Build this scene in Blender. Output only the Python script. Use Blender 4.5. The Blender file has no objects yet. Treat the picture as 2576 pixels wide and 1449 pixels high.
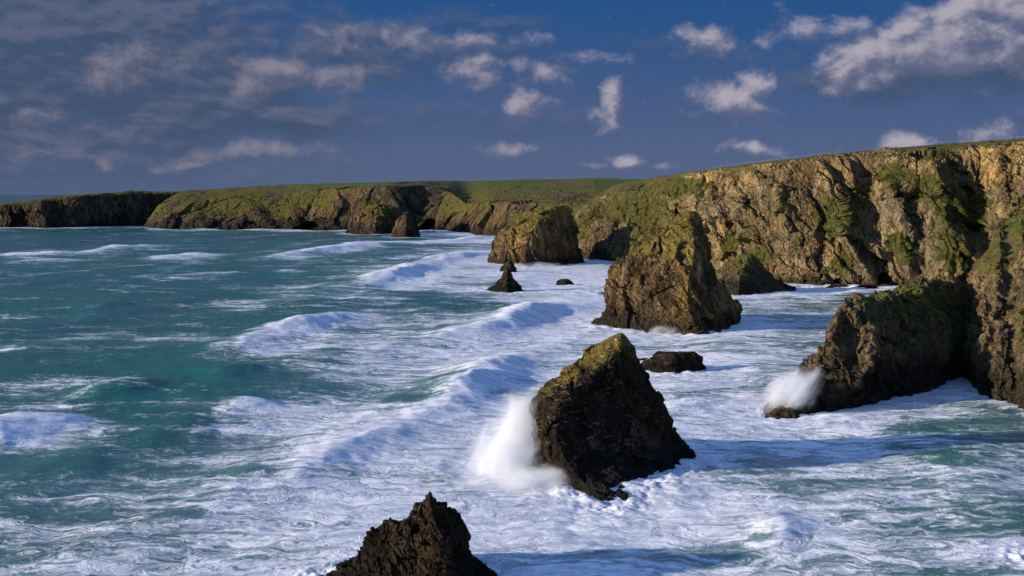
import bpy, math, random
import numpy as np
from mathutils import Vector, Matrix
from mathutils.bvhtree import BVHTree

S = bpy.context.scene
# ------------------------------------------------------------------ camera
F = 2762.0; UC = 1288.0; VH = 489.0; CH = 45.0        # photo frame 2576 x 1449, eye 45 m above the sea
cam = bpy.data.objects.new('camera', bpy.data.cameras.new('camera'))
S.collection.objects.link(cam)
cam.location = (0, 0, CH); cam.rotation_euler = (math.radians(90), 0, 0)
cam.data.sensor_width = 36; cam.data.lens = 36 * F / 2576
cam.data.shift_y = -(724.5 - VH) / 2576
cam.data.clip_start = 1; cam.data.clip_end = 200000
S.camera = cam
S.render.resolution_x = 1024; S.render.resolution_y = 576
S.view_settings.view_transform = 'Standard'; S.view_settings.look = 'None'
S.view_settings.exposure = 0.48; S.view_settings.gamma = 1
S.cycles.use_denoising = True
S.cycles.volume_bounces = 10; S.cycles.max_bounces = 12
# ------------------------------------------------------------------ sun
SUN_EL = math.radians(14); SUN_AZ = math.radians(11)     # azimuth: how far behind the camera's left
to_sun = Vector((-math.cos(SUN_EL) * math.cos(SUN_AZ), -math.cos(SUN_EL) * math.sin(SUN_AZ), math.sin(SUN_EL)))
sl = bpy.data.lights.new('sun', 'SUN'); sl.energy = 5.0; sl.angle = math.radians(1.2); sl.color = (1.0, 0.87, 0.69)
sun = bpy.data.objects.new('sun', sl); S.collection.objects.link(sun)
sun.rotation_euler = to_sun.to_track_quat('Z', 'Y').to_euler(); sun.location = (0, 0, 300)

# ------------------------------------------------------------------ node helper
class N:
    def __init__(s, tree): s.t = tree
    def n(s, typ, **k):
        nd = s.t.nodes.new(typ)
        for a, b in k.items():
            setattr(nd, a, b)
        return nd
    def link(s, a, b): s.t.links.new(a, b)
    def put(s, sock, v):
        if isinstance(v, bpy.types.NodeSocket): s.t.links.new(v, sock)
        elif v is not None:
            if sock.type == 'RGBA' and len(v) == 3: v = (*v, 1)
            sock.default_value = v
    def m(s, op, a, b=None, c=None, clamp=False):
        nd = s.n('ShaderNodeMath', operation=op); nd.use_clamp = clamp
        s.put(nd.inputs[0], a); s.put(nd.inputs[1], b); s.put(nd.inputs[2], c)
        return nd.outputs[0]
    def v(s, op, a, b=None, out=0):
        nd = s.n('ShaderNodeVectorMath', operation=op)
        s.put(nd.inputs[0], a)
        if b is not None:
            s.put(nd.inputs['Scale'] if op == 'SCALE' else nd.inputs[1], b)
        return nd.outputs[out]
    def noise(s, vec, scale, detail=5, rough=.55, dist=0, color=False, typ='FBM'):
        nd = s.n('ShaderNodeTexNoise'); nd.noise_type = typ
        s.put(nd.inputs['Vector'], vec); nd.inputs['Scale'].default_value = scale
        nd.inputs['Detail'].default_value = detail; nd.inputs['Roughness'].default_value = rough
        nd.inputs['Distortion'].default_value = dist
        return nd.outputs[1 if color else 0]
    def mr(s, v, a, b, c=0., d=1., smooth=True):
        nd = s.n('ShaderNodeMapRange'); nd.interpolation_type = 'SMOOTHSTEP' if smooth else 'LINEAR'
        s.put(nd.inputs[0], v)
        for i, x in zip((1, 2, 3, 4), (a, b, c, d)): s.put(nd.inputs[i], x)
        return nd.outputs[0]
    def mix(s, f, a, b, mode='MIX'):
        nd = s.n('ShaderNodeMix', data_type='RGBA', blend_type=mode)
        s.put(nd.inputs[0], f); s.put(nd.inputs[6], a); s.put(nd.inputs[7], b)
        return nd.outputs[2]
    def attr(s, name):
        return s.n('ShaderNodeAttribute', attribute_name=name).outputs['Fac']
    def ramp(s, f, stops):
        nd = s.n('ShaderNodeValToRGB'); cr = nd.color_ramp
        while len(cr.elements) < len(stops): cr.elements.new(.5)
        for e, (p, c) in zip(cr.elements, stops): e.position = p; e.color = (*c, 1)
        s.put(nd.inputs[0], f); return nd.outputs[0]

# ------------------------------------------------------------------ world: Nishita sky with banks of cloud
W = bpy.data.worlds.new('World'); S.world = W; W.use_nodes = True
W.node_tree.nodes.clear()
w = N(W.node_tree)
sky = w.n('ShaderNodeTexSky', sky_type='NISHITA'); sky.sun_disc = False
sky.sun_elevation = SUN_EL
sky.sun_rotation = math.atan2(to_sun.x, to_sun.y)
sky.air_density = 1.0; sky.dust_density = 0.3; sky.ozone_density = 3.0
def dirpt(u, v):
    a = math.atan((u - UC) / F); return a, (VH - v) / F * math.cos(a)
# each cloud: u, v, radius u, radius v, weight
cumulus = [(2200,150,90,46,.9),(2310,95,80,60,.95),(2540,110,90,90,.7),(300,165,90,50,.6),(1210,200,60,34,.5),(1330,180,60,30,.5),(900,120,200,26,.5),(1150,110,200,30,.55),(2360,120,150,70,1.0),(2440,80,140,60,1.0),(2540,40,110,60,1.1),(2150,165,75,50,1.0),(2250,150,100,50,1.0),(2480,150,140,50,.75),
  (1900,215,55,42,1.0),(1830,250,85,48,1.0),(1800,280,60,30,.7),(1545,245,36,40,1.0),(1525,290,45,30,.6),(1320,262,62,36,.8),(1190,190,70,42,.8),
  (1780,105,90,45,.55),(2050,80,170,32,.55),(2280,350,60,26,.9),(1905,378,66,18,.8),(1560,400,38,22,.8),(2500,315,70,30,.5),(2090,385,50,15,.6),
  (320,160,110,55,.75),(690,180,150,36,.75),(620,215,60,50,.8),(830,195,150,36,.7),(1370,200,70,38,.6),(1010,110,300,36,.6),(1290,100,110,28,.5),
  (640,385,190,30,.62),(500,400,130,16,.6),(1270,370,100,20,.55),(140,300,160,30,.45),(130,395,130,20,.45),(1450,150,120,22,.4),(780,405,40,12,.4),(1680,410,60,12,.4),(1490,410,90,12,.4),(260,405,40,16,.5),(2010,420,70,10,.3)]
banks = [(300,330,480,60,.75),(60,240,300,70,.9),(1250,60,300,40,.3),(900,300,420,50,.45),(1450,300,300,50,.35),(150,120,520,200,1.0),(420,240,420,120,.8),(120,400,560,110,.8),(820,150,420,90,.55),(700,290,260,60,.7),(0,0,420,160,.9),(1060,130,360,60,.45),(680,215,90,36,1.0),
  (1300,200,260,80,.3),(2400,190,300,52,.85),(1900,130,260,60,.25)]
def field_group(name, blobs, nscale, ndet, namp, stretch):
    g = bpy.data.node_groups.new(name, 'ShaderNodeTree')
    g.interface.new_socket('P', in_out='INPUT', socket_type='NodeSocketVector')
    g.interface.new_socket('D', in_out='OUTPUT', socket_type='NodeSocketFloat')
    h = N(g); gi = h.n('NodeGroupInput'); go = h.n('NodeGroupOutput'); P = gi.outputs[0]
    wv = h.v('SCALE', h.v('SUBTRACT', h.noise(P, 9, 3, .5, color=True), (.5, .5, .5)), .05)
    Pw = h.v('ADD', P, wv)
    tot = None
    for (u, v, ru, rv, wt) in blobs:
        a, e = dirpt(u, v)
        q = h.v('MULTIPLY', h.v('SUBTRACT', Pw, (a, e, 0)), (F / ru * .72, F / rv * .72, 0))
        f = h.mr(h.v('LENGTH', q, out=1), 1.35, 0.0, 0.0, wt)
        tot = f if tot is None else h.m('MAXIMUM', tot, f)
    nz = h.noise(h.v('MULTIPLY', P, (1, stretch, 1)), nscale, ndet, .62, .3)
    n2 = h.noise(h.v('MULTIPLY', P, (1, stretch, 1)), nscale * 3.2, 6, .6, .5)
    r = h.m('ADD', tot, h.m('ADD', h.m('MULTIPLY', h.m('SUBTRACT', nz, .5), namp), h.m('MULTIPLY', h.m('SUBTRACT', n2, .5), namp * .2)))
    h.link(r, go.inputs[0]); return g
gc = field_group('cumulus_field', cumulus, 30, 8, 1.5, 1.3)
gb = field_group('bank_field', banks, 11, 6, 1.3, 2.2)
dirv = w.v('NORMALIZE', w.n('ShaderNodeTexCoord').outputs['Generated'])
sx = w.n('ShaderNodeSeparateXYZ'); w.link(dirv, sx.inputs[0])
X_, Y_, Z_ = sx.outputs
az = w.m('ARCTAN2', X_, Y_)
hyp = w.m('SQRT', w.m('ADD', w.m('MULTIPLY', X_, X_), w.m('MULTIPLY', Y_, Y_)))
te = w.m('DIVIDE', Z_, w.m('MAXIMUM', hyp, .001))
cb = w.n('ShaderNodeCombineXYZ'); w.link(az, cb.inputs[0]); w.link(te, cb.inputs[1]); P = cb.outputs[0]
def grp(g, vec):
    nd = w.n('ShaderNodeGroup'); nd.node_tree = g; w.link(vec, nd.inputs[0]); return nd.outputs[0]
d1 = grp(gc, P); d2 = grp(gc, w.v('ADD', P, (-.007, .009, 0)))
b1 = grp(gb, P); b2 = grp(gb, w.v('ADD', P, (-.006, .008, 0)))
skyc = w.mix(1.0, sky.outputs[0], (3.0, 3.0, 3.5), 'MULTIPLY')
# air thickens to a violet blue toward the horizon
hz = w.mr(te, -.02, .19, 1, 0)
SK = 0.055
top = w.mix(w.mr(te, .2, .5), (.26, 1.10, 3.2), skyc)
base = w.mix(hz, top, (1.28, 1.72, 3.1))
lit = w.mr(w.m('SUBTRACT', b1, b2), -.10, .22)
bank = w.mix(lit, (.70, 1.12, 2.1), (1.5, 1.75, 2.75))
c = w.mix(w.m('MULTIPLY', w.mr(b1, .05, .75, 0, .9), w.mr(te, .0, .06, .45, 1)), base, bank)
lit2 = w.mr(w.m('SUBTRACT', d1, d2), -.30, .50)
azf = w.mr(az, -.30, .16)
cum = w.mix(lit2, w.mix(azf, (1.0, 1.3, 2.3), (1.55, 1.8, 3.1)), w.mix(azf, (2.9, 2.75, 3.6), (5.6, 5.1, 6.0)))
c = w.mix(w.mr(d1, .14, .86, 0, .95), c, cum)
bgn = w.n('ShaderNodeBackground'); w.link(c, bgn.inputs[0]); bgn.inputs[1].default_value = SK
wo = w.n('ShaderNodeOutputWorld'); w.link(bgn.outputs[0], wo.inputs[0])
W.cycles.sampling_method = 'MANUAL'; W.cycles.sample_map_resolution = 512

# ------------------------------------------------------------------ numpy noise
rng = np.random.RandomState(7)
PERM = rng.permutation(256).astype(np.int32); PERM = np.concatenate([PERM, PERM, PERM])
GR = rng.normal(size=(256, 3)).astype(np.float32); GR /= np.linalg.norm(GR, axis=1)[:, None]
def perlin(p):
    p = np.asarray(p, np.float32); i = np.floor(p).astype(np.int32); f = p - i; i &= 255
    u = f * f * f * (f * (f * 6 - 15) + 10); out = 0
    for dx in (0, 1):
        a = PERM[i[..., 0] + dx]; wx = u[..., 0] if dx else 1 - u[..., 0]
        for dy in (0, 1):
            b = PERM[a + i[..., 1] + dy]; wy = u[..., 1] if dy else 1 - u[..., 1]
            for dz in (0, 1):
                g = GR[PERM[b + i[..., 2] + dz]]; wz = u[..., 2] if dz else 1 - u[..., 2]
                out = out + wx * wy * wz * ((f[..., 0] - dx) * g[..., 0] + (f[..., 1] - dy) * g[..., 1] + (f[..., 2] - dz) * g[..., 2])
    return out * 1.6
def fbm(p, o=4, g=.5):
    r = 0; a = 1; t = 0
    for k in range(o): r = r + a * perlin(p * 2 ** k + 17.3 * k); t += a; a *= g
    return r / t
def ridged(p, o=4, g=.55):
    r = 0; a = 1; t = 0
    for k in range(o): r = r + a * (1 - 2 * np.abs(perlin(p * 2 ** k + 9.1 * k))); t += a; a *= g
    return r / t
RW = rng.rand(256, 8).astype(np.float32)
def facets(p):
    # broken rock: nearest cell gives each block its own tilt and offset
    p = np.asarray(p, np.float32); sh = p.shape[:-1]; p = p.reshape(-1, 3)
    i = np.floor(p).astype(np.int32); f = p - i
    best = np.full(len(p), 9., np.float32); b2 = best.copy(); val = np.zeros(len(p), np.float32)
    for dx in (-1, 0, 1):
        a = PERM[(i[:, 0] + dx) & 255]
        for dy in (-1, 0, 1):
            b = PERM[a + ((i[:, 1] + dy) & 255)]
            for dz in (-1, 0, 1):
                h = PERM[b + ((i[:, 2] + dz) & 255)]; r = RW[h]
                vx = f[:, 0] - dx - r[:, 0]; vy = f[:, 1] - dy - r[:, 1]; vz = f[:, 2] - dz - r[:, 2]
                d = vx * vx + vy * vy + vz * vz; m = d < best
                b2 = np.where(m, best, np.minimum(b2, d))
                best = np.where(m, d, best)
                val = np.where(m, (r[:, 3] - .5) * .32 + 1.25 * (vx * (r[:, 4] - .5) + vy * (r[:, 5] - .5) + vz * (r[:, 6] - .5)), val)
    e = np.sqrt(b2) - np.sqrt(best)
    return (val - .10 * (1 - sst(e, 0, .10))).reshape(sh)
def sst(x, a, b):
    t = np.clip((x - a) / (b - a), 0, 1); return t * t * (3 - 2 * t)
def terrace(x, k, s=.75):
    y = x * k; fl = np.floor(y); fr = y - fl
    return (fl + sst(fr, .5 - .5 * (1 - s), .5 + .5 * (1 - s))) / k
def unproj(u, v, Y): return np.stack([(u - UC) / F * Y, Y, CH - (v - VH) / F * Y], -1)
def vwater(Y): return VH + CH * F / Y
def Ywater(v): return CH * F / (v - VH)

# ------------------------------------------------------------------ object helpers
def tag(o, label=None, cat=None, group=None, kind=None):
    if label: o['label'] = label
    if cat: o['category'] = cat
    if group: o['group'] = group
    if kind: o['kind'] = kind
    return o
def mesh_obj(name, verts, faces, mat, parent=None, smooth=False, attrs=None):
    me = bpy.data.meshes.new(name)
    verts = np.asarray(verts, np.float32).reshape(-1, 3)
    faces = np.asarray(faces, np.int32)
    me.vertices.add(len(verts)); me.vertices.foreach_set('co', verts.ravel())
    n = faces.shape[1]
    me.loops.add(faces.size); me.loops.foreach_set('vertex_index', faces.ravel())
    me.polygons.add(len(faces)); me.polygons.foreach_set('loop_start', np.arange(0, faces.size, n, dtype=np.int32))
    me.polygons.foreach_set('loop_total', np.full(len(faces), n, np.int32))
    me.polygons.foreach_set('use_smooth', np.full(len(faces), smooth))
    me.update(calc_edges=True)
    for k, a in (attrs or {}).items():
        at = me.attributes.new(k, 'FLOAT', 'POINT'); at.data.foreach_set('value', np.asarray(a, np.float32).ravel())
    me.materials.append(mat)
    o = bpy.data.objects.new(name, me); S.collection.objects.link(o)
    if parent: o.parent = parent
    return o
def grid_faces(nr, nc, wrap=False):
    r = np.arange(nr - 1)[:, None]; cmax = nc if wrap else nc - 1
    c = np.arange(cmax)[None, :]; c2 = (c + 1) % nc
    return np.stack([r * nc + c, r * nc + c2, (r + 1) * nc + c2, (r + 1) * nc + c], -1).reshape(-1, 4)
def grid_normals(G, wrap=False):
    if wrap:
        dc = np.roll(G, -1, 1) - np.roll(G, 1, 1)
    else: dc = np.gradient(G, axis=1)
    dr = np.gradient(G, axis=0)
    n = np.cross(dr, dc); l = np.linalg.norm(n, axis=-1, keepdims=True); return n / np.maximum(l, 1e-6)

# ------------------------------------------------------------------ materials
def rock_material(name, dark, mid, light, accent, grass_a=(.030, .042, .008), grass_b=(.115, .105, .018), sc=1.0, wet_z=3.5, wet_w=3.0, bump=1.0, gbump=.3, grey=0, fields=0, vein=.0):
    mt = bpy.data.materials.new(name); mt.use_nodes = True; t = mt.node_tree; t.nodes.clear(); h = N(t)
    pos = h.n('ShaderNodeNewGeometry').outputs['Position']
    xyz = h.n('ShaderNodeSeparateXYZ'); h.link(pos, xyz.inputs[0])
    big = h.noise(pos, .035 * sc, 4, .6, .8)
    mp = h.n('ShaderNodeMapping'); mp.inputs['Rotation'].default_value = (.35, -.6, 0); mp.inputs['Scale'].default_value = (1, 1, .34); h.link(pos, mp.inputs['Vector'])
    medn = h.noise(mp.outputs[0], .24 * sc, 8, .70, .8)
    jn = h.noise(mp.outputs[0], .33 * sc, 5, .6, 1.0)
    joint = h.mr(h.m('ABSOLUTE', h.m('SUBTRACT', jn, .5)), .0, .035, 1, 0)
    fine = h.noise(pos, 1.3 * sc, 6, .7)
    vor = h.n('ShaderNodeTexVoronoi', feature='F1'); vor.inputs['Scale'].default_value = .8 * sc
    h.link(h.v('ADD', h.v('MULTIPLY', pos, (1, 1, .5)), h.v('SCALE', h.noise(pos, .6 * sc, 3, color=True), 2.2)), vor.inputs['Vector'])
    f = h.m('ADD', h.m('MULTIPLY', medn, .75), h.m('ADD', h.m('MULTIPLY', fine, .35), h.m('MULTIPLY', big, .35)))
    f = h.mr(f, .5, .98, 0, 1, False)
    col = h.ramp(f, [(0, dark), (.42, mid), (.85, light), (1, tuple(min(1, x * 1.25) for x in light))])
    col = h.mix(h.m('MULTIPLY', h.mr(big, .42, .66), h.mr(h.attr('tone'), .2, .8, .15, .85)), col, h.mix(f, tuple(x * .35 for x in accent), accent))
    if grey:
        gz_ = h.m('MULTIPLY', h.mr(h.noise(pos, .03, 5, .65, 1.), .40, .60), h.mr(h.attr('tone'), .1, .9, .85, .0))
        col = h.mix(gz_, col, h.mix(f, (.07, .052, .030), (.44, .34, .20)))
    col = h.mix(h.m('MULTIPLY', joint, .55), col, tuple(x * .8 for x in dark))
    # grass and lichen
    gn = h.m('ADD', h.attr('grass'), h.m('MULTIPLY', h.m('SUBTRACT', h.m('ADD', h.m('MULTIPLY', medn, .6), h.m('MULTIPLY', fine, .4)), .5), 2.2))
    gm = h.mr(gn, .34, .72)
    gcol = h.mix(h.mr(h.noise(pos, .5 * sc, 6, .75), .35, .65), grass_a, grass_b)
    gcol = h.mix(h.mr(h.noise(pos, .09 * sc, 4, .6), .5, .68, 0, .55), gcol, (.12, .072, .02))
    col = h.mix(gm, col, gcol)
    if fields:
        fv_ = h.n('ShaderNodeTexVoronoi', feature='F1'); fv_.inputs['Scale'].default_value = .009; h.link(h.v('MULTIPLY', pos, (1, .6, 0)), fv_.inputs['Vector'])
        sp = h.n('ShaderNodeSeparateXYZ'); h.link(fv_.outputs['Color'], sp.inputs[0])
        fm_ = h.m('MULTIPLY', gm, h.mr(xyz.outputs[2], 52, 58))
        col = h.mix(h.m('MULTIPLY', fm_, .8), col, h.ramp(sp.outputs[0], [(0, (.05, .075, .014)), (.4, (.075, .12, .018)), (.7, (.10, .085, .03)), (1, (.06, .10, .015))]))
    if vein:
        vn = h.noise(h.v('MULTIPLY', pos, (.5, .5, 1.6)), .16, 4, .6, 2.5)
        vm = h.mr(h.m('ABSOLUTE', h.m('SUBTRACT', vn, .5)), .012, .0)
        vm = h.m('MULTIPLY', vm, h.mr(h.noise(pos, .12, 2), .5, .6))
        col = h.mix(h.m('MULTIPLY', vm, vein), col, (.38, .27, .16))
    # wet tide zone
    wet = h.mr(h.m('ADD', xyz.outputs[2], h.m('MULTIPLY', h.m('SUBTRACT', medn, .5), 7)), wet_z + wet_w, wet_z - wet_w * .5)
    col = h.mix(wet, col, h.mix(.75, col, (.012, .010, .008)))
    bs = h.n('ShaderNodeBsdfPrincipled'); h.put(bs.inputs['Base Color'], col)
    h.put(bs.inputs['Roughness'], h.mr(wet, 0, 1, .92, .6)); bs.inputs['Specular IOR Level'].default_value = .12
    gk = h.mr(gm, 0, 1, 1, gbump)
    hh = h.m('ADD', h.m('SUBTRACT', h.m('MULTIPLY', medn, 2.4 / sc), h.m('MULTIPLY', joint, .35 / sc)), h.m('ADD', h.m('MULTIPLY', fine, .55 / sc), h.m('MULTIPLY', vor.outputs['Distance'], .35 / sc)))
    bp = h.n('ShaderNodeBump'); h.put(bp.inputs['Strength'], h.m('MULTIPLY', gk, bump)); bp.inputs['Distance'].default_value = 1.0
    h.link(hh, bp.inputs['Height']); h.link(bp.outputs[0], bs.inputs['Normal'])
    o = h.n('ShaderNodeOutputMaterial'); h.link(bs.outputs[0], o.inputs[0]); return mt
M_stack = rock_material('dark_stack_rock', (.005, .004, .003), (.024, .017, .010), (.12, .082, .044), (.09, .052, .022), sc=1.6, vein=.9, grass_b=(.165, .115, .026), grass_a=(.045, .04, .010))
M_gold = rock_material('golden_stack_rock', (.012, .009, .006), (.10, .066, .032), (.46, .31, .15), (.55, .32, .08), sc=1.0, wet_z=5.5, wet_w=4.5, grass_b=(.19, .14, .032), grass_a=(.055, .05, .013), vein=.7)
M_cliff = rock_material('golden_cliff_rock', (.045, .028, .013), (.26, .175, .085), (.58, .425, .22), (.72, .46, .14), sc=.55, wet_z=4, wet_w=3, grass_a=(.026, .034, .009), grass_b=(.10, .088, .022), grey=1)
M_near = rock_material('near_cliff_rock', (.016, .012, .007), (.10, .070, .038), (.36, .255, .135), (.34, .21, .08), sc=1.2, wet_z=8, wet_w=6, grey=1, grass_b=(.13, .115, .028))
M_far = rock_material('far_cliff_rock', (.014, .011, .008), (.08, .057, .034), (.28, .19, .105), (.26, .15, .065), sc=.3, wet_z=9, wet_w=8, grass_b=(.105, .092, .018), grass_a=(.05, .050, .011), gbump=.1, fields=1)

# ------------------------------------------------------------------ sheets of cliff
water_edges = []
def crom(C, x, xs):                     # smooth interpolation of control rows C at positions xs onto x
    xs = np.asarray(xs, float); out = np.empty((len(x),) + C.shape[1:])
    i = np.clip(np.searchsorted(xs, x) - 1, 0, len(xs) - 2)
    m = np.gradient(C, xs, axis=0); hh = (xs[i + 1] - xs[i]); t = (x - xs[i]) / hh
    sh = (len(x),) + (1,) * (C.ndim - 1); t = t.reshape(sh); hh = hh.reshape(sh)
    return (2*t**3-3*t**2+1)*C[i] + (t**3-2*t**2+t)*hh*m[i]*.7 + (-2*t**3+3*t**2)*C[i+1] + (t**3-t**2)*hh*m[i+1]*.7
def sheet(name, cols, nu, seg, mat, ridges=(), dents=(), grass=(), bare=(), L=20., amp=5., gz=.62, back=200, back_z=-2, gtop=1.0, seed=0, lean=.35, gmin=5., edgegrass=.9, topfade=.75, tf=(3.3, 4.6), ridge_k=1.):
    cols = np.array(cols, float); xs = cols[:, 0]
    C = []
    for (u, Yb, vm, dm, ve, de, vs, ds) in cols:
        vw = vwater(Yb)
        zs = CH - (vs - VH) / F * (Yb + ds)
        Ybk = Yb + ds + back
        C.append([[vwater(Yb - 3) + 9 * F / (Yb - 3), Yb - 3], [vw, Yb], [vw + (vm - vw) * .5, Yb + dm * .35], [vm, Yb + dm], [ve, Yb + de], [vs, Yb + ds],
                  [VH + (CH - (zs + back_z)) / Ybk * F, Ybk]])
    C = np.array(C)
    us = np.linspace(xs[0], xs[-1], nu); CC = crom(C, us, xs)          # nu,7,2
    rows = []; rp = []
    for k, n in enumerate(seg):
        t = np.arange(n) / n
        rows.append(CC[:, k][None] * (1 - t)[:, None, None] + CC[:, k + 1][None] * t[:, None, None]); rp.append(k + t)
    rows.append(CC[:, -1][None]); rp.append([len(seg)])
    R = np.concatenate(rows); rp = np.concatenate(rp)                  # nr,nu,2
    U = np.broadcast_to(us, R.shape[:2]).copy(); V = R[..., 0].copy(); Y = R[..., 1].copy()
    wcl = sst(rp, -.1, .5)[:, None] * (1 - sst(rp, 4.2 + .6 * (topfade == 0), 5.2 + .6 * (topfade == 0)))[:, None]
    Uw = U + 14 * fbm(np.stack([U / 60, V / 60, U * 0 + seed], -1), 3)
    for (pl, a, wl, wr) in ridges:
        pl = np.array(pl, float); ur = np.interp(V, pl[:, 1], pl[:, 0]); du = Uw - ur
        b = np.where(du < 0, np.clip(1 + du / wl, 0, 1), np.clip(1 - du / wr, 0, 1))
        tp = sst(V, pl[0, 1] - 12, pl[0, 1] + 25) * (1 - sst(V, pl[-1, 1] - 25, pl[-1, 1] + 25))
        Y -= ridge_k * a * b * tp * wcl
    for (u, v, ru, rv, a) in dents:
        Y += a * (1 - sst(np.hypot((Uw - u) / ru, (V - v) / rv), .6, 1.0))
    G = unproj(U, V, Y)
    Nn = grid_normals(G); Nn[Nn[..., 1] > 0] *= -1
    Nn[..., 2] = np.where(Nn[..., 2] < 0, 0, Nn[..., 2])
    q = np.stack([G[..., 0] + lean * G[..., 2], G[..., 1] - lean * .5 * G[..., 2], G[..., 2] * .42], -1) + seed * 31.7
    q = q + L * .25 * np.stack([fbm(G / L + 3, 2), fbm(G / L + 7, 2), fbm(G / L + 11, 2)], -1)
    d = .4 * (ridged(q / (L * 1.7), 2) - .1) + .45 * ridged(q / (L * .5), 4, .65)
    d = d * .62 + 1.5 * facets(q / (L * 1.0) + .12 * d[..., None]) + .6 * facets(q / (L * .36) + 40) + .22 * facets(G / (L * .14) + 40)
    d += .14 * ridged(G / (L * .13) + 5, 3, .65)
    pl_w = wcl * (1 - topfade * sst(rp, *tf))[:, None] + .03 * (1 - wcl)
    G2 = G + Nn * (d * amp * pl_w)[..., None]
    N2 = grid_normals(G2); N2[N2[..., 2] < 0] *= -1
    g = sst(N2[..., 2], gz - .12, gz + .16) * sst(G2[..., 2], gmin, gmin + 6) * .9
    g = np.maximum(g, gtop * sst(rp, 4.3, 5)[:, None] * edgegrass)
    nz = fbm(np.stack([U / 30, V / 30, U * 0], -1), 3)
    for (u, v, ru, rv, s) in grass:
        g = np.maximum(g, s * (1 - sst(np.hypot((U - u) / ru, (V - v) / rv) + .45 * nz, .6, 1.15)))
    for (u, v, ru, rv, s) in bare:
        g = g * (1 - s * (1 - sst(np.hypot((U - u) / ru, (V - v) / rv) + .45 * nz, .6, 1.1)))
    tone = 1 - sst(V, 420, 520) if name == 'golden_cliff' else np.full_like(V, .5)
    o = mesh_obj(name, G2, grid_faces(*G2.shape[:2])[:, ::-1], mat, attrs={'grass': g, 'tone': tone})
    tag(o, kind='structure')
    k = int(np.argmin(np.abs(rp - 1)))
    wp = G2[:k + 12].reshape(-1, nu, 3)
    # where this sheet meets z=0 for every column
    zi = np.argmax(wp[..., 2] > 0, axis=0); pts = wp[zi, np.arange(nu)]
    uu = UC + F * pts[:, 0] / pts[:, 1]; od = np.argsort(uu)
    water_edges.append((uu[od], pts[od, 1], L))
    sk = G2[int(np.argmin(np.abs(rp - 5)))]
    return o, sk
cliffC, skyC = sheet('golden_cliff', [
 (1400,800,600,20,560,60,552,90),(1440,790,590,25,550,70,540,110),(1480,750,580,20,530,70,510,130),(1520,735,580,25,505,90,480,170),
 (1560,700,580,25,490,90,462,170),(1610,670,580,30,480,90,453,160),(1680,630,560,20,460,60,441,110),(1750,600,560,15,440,40,431,70),
 (1830,575,560,12,428,30,420,50),(1900,555,560,12,418,25,411,45),(2000,535,560,12,405,25,399,45),(2100,525,560,12,393,25,387,45),
 (2200,520,560,12,385,25,377,50),(2300,510,550,15,384,30,368,60),(2400,500,540,15,378,30,360,60),(2500,485,540,15,372,30,354,60),
 (2576,470,540,15,366,30,348,60),(2700,450,540,15,355,30,338,60),(2900,430,540,15,340,30,322,60)],
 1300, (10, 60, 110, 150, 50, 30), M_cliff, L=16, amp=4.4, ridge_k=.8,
 ridges=[([(2345,385),(2365,480),(2395,600),(2440,720)],26,170,70),([(1772,440),(1790,490),(1820,570)],12,70,22),([(1842,440),(1855,500),(1862,560)],9,40,18),
  ([(2052,400),(2090,440),(2150,600)],9,60,18),([(2128,395),(2145,440),(2150,480)],7,40,14),([(1950,460),(1958,500),(1985,580)],8,60,14),([(2228,455),(2262,500),(2290,700)],12,70,25),
  ([(2105,560),(2140,620),(2200,725)],11,70,26),([(1890,420),(1905,450),(1920,500)],5,40,12),([(2500,370),(2520,450),(2530,560)],8,50,20),([(2430,380),(2440,420),(2450,470)],6,30,14),
  ([(1670,520),(1700,560),(1720,640)],9,60,22),([(1600,540),(1640,640),(1680,700)],8,60,20)],
 lean=.85, dents=[(1712,532,16,26,9),(2062,697,12,22,14),(2226,708,17,26,16),(2030,705,8,12,9),(2110,712,10,12,8),(2160,705,8,14,8)],
 grass=[(2160,500,50,40,.55),(1960,520,40,40,.45),(2340,480,60,60,.7),(2100,545,60,65,.85),(2272,622,36,56,.9),(2122,660,48,40,.75),(2262,445,70,40,.8),(2465,530,34,65,.9),(2400,560,70,150,.78),(1880,655,30,18,.8),(1600,540,110,110,.75),(1840,610,26,45,.85),
   (1905,640,40,26,.8),(1700,470,110,30,.8),(1500,560,80,70,.7),(2020,610,30,14,.7),(2075,680,20,10,.6),(1640,470,90,30,.85),(1860,425,60,10,.6),(2370,382,60,22,.7)],
 bare=[(1730,620,60,60,.9),(2300,560,40,60,.7),(2180,640,36,60,.8),(1560,590,40,30,.5)], gz=.72, seed=1)
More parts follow.
